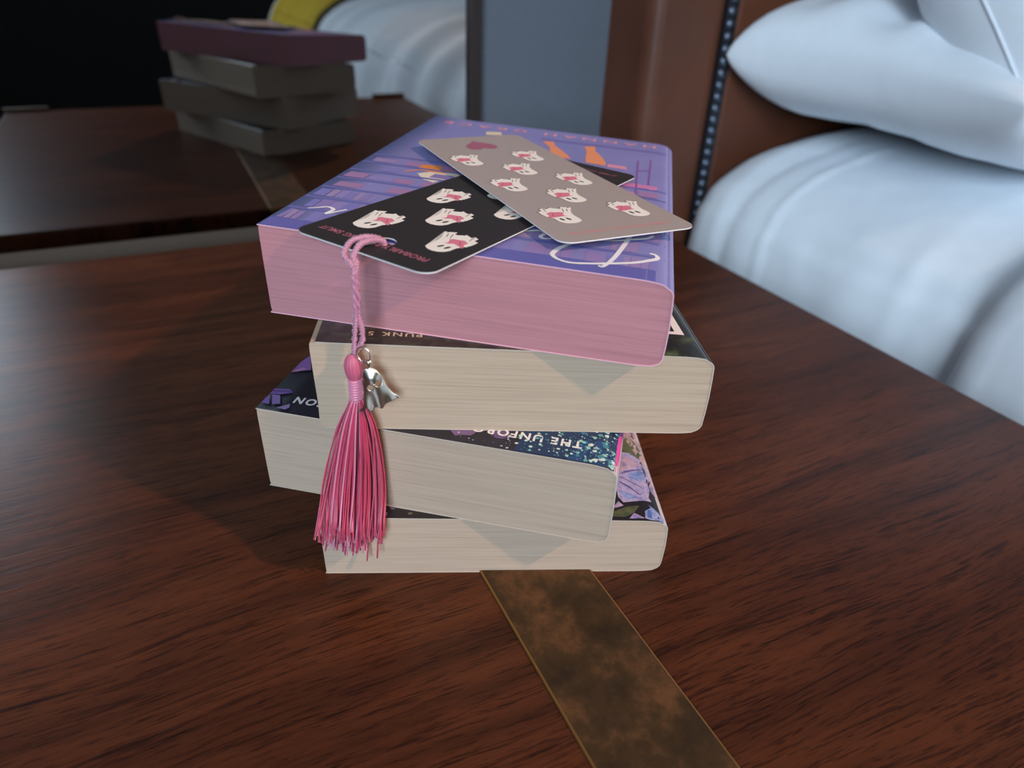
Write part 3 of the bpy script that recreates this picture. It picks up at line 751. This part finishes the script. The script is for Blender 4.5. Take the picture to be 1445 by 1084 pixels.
# flower-print book
b = BK[3]; polys = []; cols = []
add([(119.5, 53.1), (126.9, 53.3), (126.9, 36.9), (126.6, 27.9), (123.9, 36.8)], (206, 176, 164))
add([(117, 70), (126.9, 70), (126.9, 53.3), (117.5, 53.1)], (196, 160, 160))
add([(118.9, 52.9), (126.6, 50.0), (126.7, 39.7), (123.6, 37.5), (117.2, 43.1)], (104, 112, 70)); add([(119.5, 49.5), (126.5, 46.0), (126.6, 42.5), (119.0, 46.5)], (84, 92, 58))
petal = [(116.8, 42.0), (120.3, 41.0), (123.9, 36.8), (126.8, 32.0), (126.8, 27.9), (123.7, 21.3), (123.7, 17.5), (122.4, 13.2), (123.1, 10.8), (120.4, 11.3), (116.2, 10.7), (112.1, 10.0), (110.6, 13.0), (110.7, 17.3), (112.9, 27.6)]
add(petal, (190, 178, 206))
add([(113.2, 28.5), (116.2, 40.5), (119.8, 38.0), (124.5, 33.5)], (204, 172, 178))
add([(126.9, 28.0), (126.9, 18.9), (126.7, 13.3), (125.0, 15.7), (123.6, 18.8)], (196, 166, 186))
add([(121.5, 9.0), (123.1, 7.2), (125.5, 3.8), (127.0, 1.5), (127.0, 0.4), (120.5, 0.6), (118.7, 1.4), (119.4, 5.4), (121.9, 7.2)], (172, 182, 216))
add([(107.0, 4.6), (112.8, 7.6), (117.8, 8.3), (115.0, 4.2), (111.4, 1.9), (106.4, 2.1)], (94, 100, 64))
add([(107.4, 7.0), (110.2, 10.6), (111.8, 8.2), (108.8, 7.0)], (196, 170, 190)); add([(112.6, 1.0), (115.0, 4.2), (118.7, 1.4)], (176, 156, 190))
for k in range(30):
    u = 4+rnd.random()*95; v = 2+rnd.random()*8; blob(u, v, 0.8+rnd.random(), rnd.choice([(150, 140, 150), (110, 108, 84), (120, 110, 130)]), 7)
inkmesh('printed_flowers', polys, cols, b, 1, M_flower)
polys = []; cols = []
add([(116.4, 27.0), (122.9, 29.9), (124.8, 26.6), (121.5, 22.6), (118.4, 23.8)], (146, 164, 206)); add([(110.9, 17.3), (114.4, 16.1), (118.7, 13.1), (113.6, 11.8)], (150, 166, 206))
add([(113.2, 27.2), (116, 29.2), (121.5, 30.6), (125.6, 31.2), (121, 29.6), (116, 27.8)], (112, 108, 160))
for s in stroke([(112.4, 22.5), (115.5, 19.5), (119.5, 14.5)], (0.5, 0.9, 0.3), 3)+stroke([(113.5, 25.5), (118, 21.5), (122, 18)], (0.3, 0.5, 0.2), 3): polys.append(s); cols.append(srgb(104, 88, 140))
add([(120.6, 6.5), (121.9, 5.5), (121.2, 1.2), (119.6, 2.2)], (104, 132, 186))
inkmesh('printed_petal_shading', polys, cols, b, 2, M_flower)

# ------------------------------------------------------------------ bookmarks
CW, CL, CT = 52.7, 146.6, 0.42
b = BK[0]
def black_pt(s, t, lift=0.0):
    th = -0.3922; u = 12.85+s*CW*math.cos(th)-t*CL*math.sin(th); v = -2.64+s*CW*math.sin(th)+t*CL*math.cos(th)
    q = b.o+b.ex*u*0.001+np.array([-b.ex[1], b.ex[0]])*v*0.001
    z = b.top[0]+b.top[1]*q[0]+b.top[2]*q[1]
    return np.array([q[0], q[1], z+0.00048+0.0003*s+0.0013*t+lift*0.001])
_gc = [on_plane(q, b.top, z) for q, z in (((793.4, 346.0), 0.0031), ((984.8, 321.9), 0.0042), ((728.8, 190.9), 0.0036), ((587.0, 199.0), 0.0034))]
def grey_pt(s, t, lift=0.0):
    return _gc[0]*(1-s)*(1-t)+_gc[1]*s*(1-t)+_gc[2]*s*t+_gc[3]*(1-s)*t+np.array([0, 0, lift*0.001])
def card(name, put, rt, mt, hole=None):
    bm = bmesh.new(); r = 5.0; outl = []
    for cx, cy, a0 in ((CW-r, CL-r, 0), (r, CL-r, 90), (r, r, 180), (CW-r, r, 270)):
        for k in range(9):
            a = math.radians(a0+k*90/8); outl.append((cx+r*math.cos(a), cy+r*math.sin(a)))
    loops = [outl]
    if hole: loops.append([(hole[0]+hole[2]*math.cos(2*math.pi*k/24), hole[1]+hole[2]*math.sin(2*math.pi*k/24)) for k in range(24)])
    es = []
    for lp in loops:
        vs = [bm.verts.new((x, y, 0)) for x, y in lp]
        es += [bm.edges.new((vs[k], vs[(k+1) % len(vs)])) for k in range(len(vs))]
    bmesh.ops.triangle_fill(bm, edges=es, use_beauty=True, normal=(0, 0, 1))
    for k in range(1, 8): bmesh.ops.bisect_plane(bm, geom=bm.verts[:]+bm.edges[:]+bm.faces[:], plane_co=(CW*k/8, 0, 0), plane_no=(1, 0, 0))
    for k in range(1, 20): bmesh.ops.bisect_plane(bm, geom=bm.verts[:]+bm.edges[:]+bm.faces[:], plane_co=(0, CL*k/20, 0), plane_no=(0, 1, 0))
    fs = bm.faces[:]
    ret = bmesh.ops.extrude_face_region(bm, geom=fs)
    for g in ret['geom']:
        if isinstance(g, bmesh.types.BMVert): g.co.z = CT
    bm.verts.index_update(); bm.normal_update()
    bmesh.ops.recalc_face_normals(bm, faces=bm.faces)
    V = [put(v.co.x/CW, v.co.y/CL, v.co.z) for v in bm.verts]; Fc = [tuple(v.index for v in f.verts) for f in bm.faces]
    fm = [1 if abs(f.normal.z) < 0.5 else 0 for f in bm.faces]; bm.free()
    return mk(name, V, Fc, [mt, M_white_edge], rt, False, fmats=fm)
GH = [(0.0, 0.0), (1.62, -1.18), (3.49, -1.67), (5.55, -1.29), (7.06, -0.2), (7.96, 1.71), (8.14, 4.64), (9.23, 7.39), (9.78, 7.44), (10.34, 10.18), (10.33, 13.36), (9.1, 13.64), (8.61, 14.12), (8.64, 16.03), (6.88, 16.82), (6.37, 15.39), (3.6, 16.73), (3.65, 15.8), (1.59, 14.41), (0.61, 14.48), (0.31, 16.37), (-1.34, 15.45), (-2.08, 14.77), (-2.01, 14.05), (-2.76, 14.84), (-3.41, 14.25), (-2.06, 12.05), (-0.79, 9.36), (-0.19, 6.17), (-0.36, 3.26), (-0.34, 1.3)]
GB = [(2.67, 5.99), (3.34, 7.51), (2.08, 9.61), (2.78, 10.71), (4.85, 11.19), (6.15, 11.89), (8.37, 10.67), (8.49, 9.87), (8.25, 8.75), (9.05, 7.23), (9.84, 5.73), (6.75, 6.95), (5.23, 7.39), (4.15, 6.42)]
def ghost_print(rt, put, s, t, mirror, mt):
    """one printed ghost: white sheet figure with two eyes and an open pink book"""
    sg = -1 if mirror else 1
    parts = []; cols = []; lays = []
    def ad(P, lay, c): parts.append([(s*CW+sg*x, t*CL+y) for x, y in P]); cols.append(srgb(*c)); lays.append(lay)
    ctr = (4.0, 7.5)
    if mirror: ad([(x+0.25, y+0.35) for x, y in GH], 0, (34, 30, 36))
    ad(GH, 1, (236, 226, 216))
    ad(GB, 2, (216, 118, 138))
    for cx, cy, dx, dy in ((3.49, 3.13, 0.45, 1.35), (5.88, 3.32, 0.35, 1.4)):
        e = [(cx+dx*math.cos(a)-0.52*math.sin(a), cy+dy*math.cos(a)+0.2*math.sin(a)) for a in [2*math.pi*k/10 for k in range(10)]]
        ad(e, 2, (40, 34, 34))
    for P in ([(0.2, 14.0), (1.0, 11.5), (2.1, 9.9), (1.3, 11.6), (0.5, 14.0)], [(-1.2, 13.2), (0.0, 10.6), (0.2, 10.6), (-0.9, 13.4)], [(6.9, 16.2), (7.2, 13.5), (7.6, 12.0), (7.5, 13.6), (7.2, 16.2)], [(5.2, 11.0), (7.1, 8.0), (7.4, 7.2), (7.2, 8.4)]):
        ad(P, 3, (104, 84, 84))
    V = []; Fc = []
    for P in parts:
        n = len(V); V += P; Fc.append(tuple(range(n, n+len(P))))
    return relief(V, Fc, cols, lambda x, y, k: put(x/CW, y/CL, CT+0.03+0.03*lays[k]), 'printed_ghost', mt, rt, 4.0)
def put_flip(put, s0, t0, lift):      # lettering that reads from the far side
    return lambda x, y: put(s0-x/CW, t0-y/CL, lift)
def put_up(put, s0, t0, lift):
    return lambda x, y: put(s0+x/CW, t0+y/CL, lift)
PINK = srgb(196, 104, 126)
p0 = black_pt(0.5, 0.5)
bb = root('bookmark', (p0[0], p0[1], black_pt(0.5, 0.0)[2]), 'black ghost-print bookmark with a pink tassel, lying on the lilac book', 'bookmark', 'ghost-print bookmarks')
card('card', black_pt, bb, M_black, (0.515*CW, 0.079*CL, 3.6))
for k, (s, t) in enumerate([(0.168, 0.118), (0.725, 0.117), (0.45, 0.243), (0.18, 0.372), (0.70, 0.389), (0.43, 0.505), (0.17, 0.63), (0.70, 0.65), (0.43, 0.77)]):
    ghost_print(bb, black_pt, s, t, False, M_print_matte)
text_on('card_lettering', 'PROBABLY READING SMUT', put_flip(black_pt, 0.875, 0.066, CT+0.05), M_print_matte, bb, 0.80*CW, 2.7, srgb(172, 96, 112), 1.0, 0.1)
text_on('card_lettering', 'PROBABLY READING SMUT', put_up(black_pt, 0.10, 0.935, CT+0.05), M_print_matte, bb, 0.78*CW, 2.4, srgb(150, 84, 100), 1.0, 0.1)
p0 = grey_pt(0.5, 0.5)
gb = root('bookmark', (p0[0], p0[1], grey_pt(0.5, 1)[2]), 'taupe grey ghost-print bookmark lying across the black bookmark', 'bookmark', 'ghost-print bookmarks')
card('card', grey_pt, gb, M_grey)
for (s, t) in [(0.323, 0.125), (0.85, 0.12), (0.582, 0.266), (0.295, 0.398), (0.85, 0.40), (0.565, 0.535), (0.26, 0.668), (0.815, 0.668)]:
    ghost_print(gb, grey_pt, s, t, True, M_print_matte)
text_on('card_lettering', 'PROBABLY READING SMUT', put_up(grey_pt, 0.125, 0.044, CT+0.05), M_print_matte, gb, 0.76*CW, 2.3, srgb(206, 140, 138), 1.0)
# pink emblem near the far end
polys = []
V = []; Fc = []
hx, hy, R_ = 0.475*CW, 0.88*CL, 9.5
heart = [(R_*0.062*16*math.sin(a)**3, R_*0.062*(13*math.cos(a)-5*math.cos(2*a)-2*math.cos(3*a)-math.cos(4*a))) for a in [2*math.pi*k/40 for k in range(40)]]
relief([(hx+x*0.8, hy-y) for x, y in heart], [tuple(range(40))], [srgb(158, 92, 112)], lambda x, y, k: grey_pt(x/CW, y/CL, CT+0.05), 'printed_emblem', M_print_matte, gb, 4.0)

# ---- tassel, cord and charm of the black bookmark
def face_pt(i, q, off):
    """pixel q on a vertical plane off metres in front of the near face of book i"""
    bk = BK[i]; n = np.array([bk.ex[1], -bk.ex[0]]); c, d = ray(q); o_ = bk.o+n*off
    return c+d*(((o_-c[:2])@n)/(d[:2]@n))
N2 = np.array([BK[1].ex[1], -BK[1].ex[0], 0.0]); E2 = np.array([BK[1].ex[0], BK[1].ex[1], 0.0])
def twisted(path, rad, turns, n=10):
    P = smooth_path(path, n); L = [0.0]
    for i in range(1, len(P)): L.append(L[-1]+np.linalg.norm(P[i]-P[i-1]))
    out = []; a = np.array([0.3, -0.9, 0.1])
    strands = [[], []]
    for i, p in enumerate(P):
        t = P[min(i+1, len(P)-1)]-P[max(i-1, 0)]; t /= np.linalg.norm(t)+1e-12
        a = a-t*(a@t); a /= np.linalg.norm(a); c = np.cross(t, a); ph = L[i]/L[-1]*turns*2*math.pi
        for k in (0, 1):
            g = ph+math.pi*k; strands[k].append(p+rad*0.52*(math.cos(g)*a+math.sin(g)*c))
    return [tube(s, rad*0.62, 7) for s in strands]
hole_a = black_pt(0.50, 0.074, CT); hole_b = black_pt(0.525, 0.070, CT)
eL = black_pt(0.425, -0.004, CT); eR = black_pt(0.49, -0.004, CT)
up_ = np.array([0, 0, 0.001])
j1 = face_pt(1, (501, 382), 0.0048); j2 = face_pt(1, (504, 440), 0.0042)
kA = face_pt(1, (501, 470), 0.0040); kB = face_pt(1, (512, 478), 0.0042); hd = face_pt(1, (499, 500), 0.0042)
sA = [hole_a-1.5*up_, hole_a+0.6*up_, black_pt(0.47, 0.045, CT)+2.2*up_, black_pt(0.435, 0.012, CT)+1.6*up_, eL-1.2*up_-N2*-0.0012, eL*0.45+j1*0.55+np.array([-.0006, 0, 0]), j1+np.array([-.0004, 0, 0]), j2+np.array([-.0005, 0, 0]), kA, hd]
sB = [hole_b-1.5*up_, hole_b+0.6*up_, black_pt(0.515, 0.038, CT)+2.0*up_, black_pt(0.50, 0.010, CT)+1.4*up_, eR-1.4*up_-N2*-0.0012, eR*0.4+j1*0.6+np.array([.0008, 0, 0]), j1+np.array([.0004, 0, .0002]), j2+np.array([.0006, 0, 0]), kB, hd+np.array([.0005, 0, .0005])]
v, f, _ = join(twisted(sA, 0.00095, 26)+twisted(sB, 0.00095, 26))
mk('twisted_cord', v, f, M_cord, bb, True)
# head and binding (turned about a vertical axis)
def lathe(prof, c, n=28, ax=(0, 0)):
    V = []; Fc = []
    for r, z in prof:
        for k in range(n):
            a = 2*math.pi*k/n; V.append((c[0]+r*math.cos(a)+ax[0]*z, c[1]+r*math.sin(a)+ax[1]*z, c[2]+z))
    for i in range(len(prof)-1):
        for k in range(n): Fc.append((i*n+k, i*n+(k+1) % n, (i+1)*n+(k+1) % n, (i+1)*n+k))
    Fc.append(tuple(range(n))); Fc.append(tuple(range(len(prof)*n-1, (len(prof)-1)*n-1, -1)))
    return V, Fc
hc = face_pt(1, (499, 519), 0.0046)
pr = [(0.0006, 0.0050), (0.0014, 0.0046), (0.0023, 0.0034), (0.0028, 0.0018), (0.0029, 0.0002), (0.0027, -0.0016), (0.0023, -0.0032), (0.0019, -0.0040)]
v, f = lathe(pr, hc, 72)
v = [(hc[0]+(x-hc[0])*(1+0.045*math.cos(18*math.atan2(y-hc[1], x-hc[0])+300*z)), hc[1]+(y-hc[1])*(1+0.045*math.cos(18*math.atan2(y-hc[1], x-hc[0])+300*z)), z) for x, y, z in v]
mk('tassel_head', v, f, M_head, bb, True)
bc = face_pt(1, (501, 537), 0.0046); be = face_pt(1, (503, 561), 0.0046)
rings = []
for k in range(8):
    c = bc+(be-bc)*k/7; P = [(c[0]+0.0019*math.cos(2*math.pi*j/20), c[1]+0.0019*math.sin(2*math.pi*j/20), c[2]+0.0004*j/20) for j in range(21)]
    rings.append(tube(P, 0.00052, 6, False))
rings.append(lathe([(0.0018, 0), (0.0018, be[2]-bc[2])], bc, 16))
v, f, _ = join(rings); mk('binding_thread', v, f, M_tassel_hi, bb, True)
# strands
rt_ = random.Random(11); parts = []; mats_i = []
NS = 190
for k in range(NS):
    g = rt_.random()*2*math.pi; rr = math.sqrt(rt_.random())
    start = be+np.array([0.0016*rr*math.cos(g), 0.0016*rr*math.sin(g), 0.0006])
    xs = rr*math.cos(g)
    px = 496+ (xs*45 + rt_.gauss(0, 4)); py = 768+rt_.gauss(0, 7) - abs(xs)**2*14
    if k < 14: py += rt_.random()*26-4
    if k in (3, 4, 9): px = 440+rt_.random()*14; py = 752+rt_.random()*10
    depth = 0.0022+0.0062*(0.5-0.5*rr*math.sin(g))
    end = face_pt(3, (px, py), depth)
    mid = face_pt(1, (505+(px-503)*0.46+xs*8+2, 610), max(0.0012, 0.0045-0.0034*rr*math.sin(g)))
    mid2 = face_pt(1, (502+(px-501)*0.80+xs*7+2+rt_.gauss(0, 2.0), 685), max(0.0010, 0.0045-0.0040*rr*math.sin(g)))
    P = smooth_path([start, mid, mid2, end], 5)
    parts.append(tube(P, [0.00030]*(len(P)-2)+[0.00034, 0.0004], 5)); mats_i.append(1 if rt_.random() < 0.15 else 0)
v, f, idx = join(parts)
so = mk('tassel_strands', v, f, [M_tassel, M_tassel_hi], bb, True, fmats=[mats_i[i] for i in idx]); so['kind'] = 'stuff'
# silver ghost charm on a ring
CH_O = face_pt(1, (525, 545), 0.0062)
CHP = [(-0.5, 7.19), (-1.82, 6.55), (-2.79, 4.41), (-2.95, 2.25), (-2.38, -0.81), (-2.68, -4.82), (-3.21, -6.84), (-4.44, -8.2), (-4.33, -9.12), (-2.93, -8.21), (-1.89, -6.85), (-0.48, -8.21), (0.76, -6.62), (2.09, -6.4), (3.19, -6.86), (4.42, -5.27), (7.1, -4.38), (8.43, -4.16), (6.47, -2.14), (4.76, 0.51), (3.81, 3.12), (2.84, 5.27), (1.13, 6.98)]
def chp(x, z, d): return CH_O+E2*x*0.001+np.array([0, 0, z*0.001])+N2*d*0.001
bm = bmesh.new(); es = []
fine = [tuple(p[:2]) for p in smooth_path([(a, c, 0) for a, c in CHP+[CHP[0]]], 3)][:-1]
for lp in [fine]+[[(cx+1.05*math.cos(2*math.pi*k/14), cz+1.1*math.sin(2*math.pi*k/14)) for k in range(14)] for cx, cz in ((-0.11, 0.85), (2.40, 2.1))]:
    vs = [bm.verts.new((x, z, 0)) for x, z in lp]; es += [bm.edges.new((vs[k], vs[(k+1) % len(vs)])) for k in range(len(vs))]
bmesh.ops.triangle_fill(bm, edges=es, use_beauty=True, normal=(0, 0, 1))
for k in range(-11, 22): bmesh.ops.bisect_plane(bm, geom=bm.verts[:]+bm.edges[:]+bm.faces[:], plane_co=(k*0.45, 0, 0), plane_no=(1, 0, 0))
for k in range(-22, 18): bmesh.ops.bisect_plane(bm, geom=bm.verts[:]+bm.edges[:]+bm.faces[:], plane_co=(0, k*0.45, 0), plane_no=(0, 1, 0))
bmesh.ops.triangulate(bm, faces=bm.faces)
def dome(x, z):
    # rounded head flowing into a fluted skirt
    c = 0.3+0.10*max(0, 4-z); hw = 3.6+0.42*max(0, 3-z)
    k = 2.2*max(0.0, 1-((x-c)/hw)**2)
    if z > 3: k *= max(0, 1-((z-3)/4.6)**2)
    return k+0.16*math.sin((x-c)*1.5)*min(1, max(0, (1-z)/6))
ret = bmesh.ops.extrude_face_region(bm, geom=bm.faces[:])
front = {g for g in ret['geom'] if isinstance(g, bmesh.types.BMVert)}
bm.verts.index_update(); V = []
for vv in bm.verts:
    d = dome(vv.co.x, vv.co.y); V.append(chp(vv.co.x, vv.co.y, d+(0.35 if vv in front else -0.35)))
bmesh.ops.recalc_face_normals(bm, faces=bm.faces)
Fc = [tuple(x.index for x in q.verts) for q in bm.faces]; bm.free()
co = mk('ghost_charm', V, Fc, M_silver, bb, True); co['label'] = 'small silver ghost charm'
bm = bmesh.new(); bm.from_mesh(co.data); bmesh.ops.recalc_face_normals(bm, faces=bm.faces); bm.to_mesh(co.data); bm.free()
v1_, f1_ = lathe([(0.0002, 0.0011), (0.0008, 0.0008), (0.0011, 0.0), (0.0008, -0.0008), (0.0005, -0.0016), (0.0007, -0.0022)], chp(-0.29, 9.0, 0.6), 14)
mk('charm_bail', v1_, f1_, M_silver, co, True)
rc = chp(-1.75, 11.8, 0.6)
P = [rc+0.001*(2.45*math.cos(a)*E2*0.9+2.6*math.sin(a)*np.array([0, 0, 1.0])+0.9*math.cos(a)*N2) for a in [2*math.pi*k/36 for k in range(37)]]
v, f = tube(P, 0.00028, 6, False); mk('jump_ring', v, f, M_silver, bb, True)

for o in bpy.data.objects:
    if '_org' in o: del o['_org']
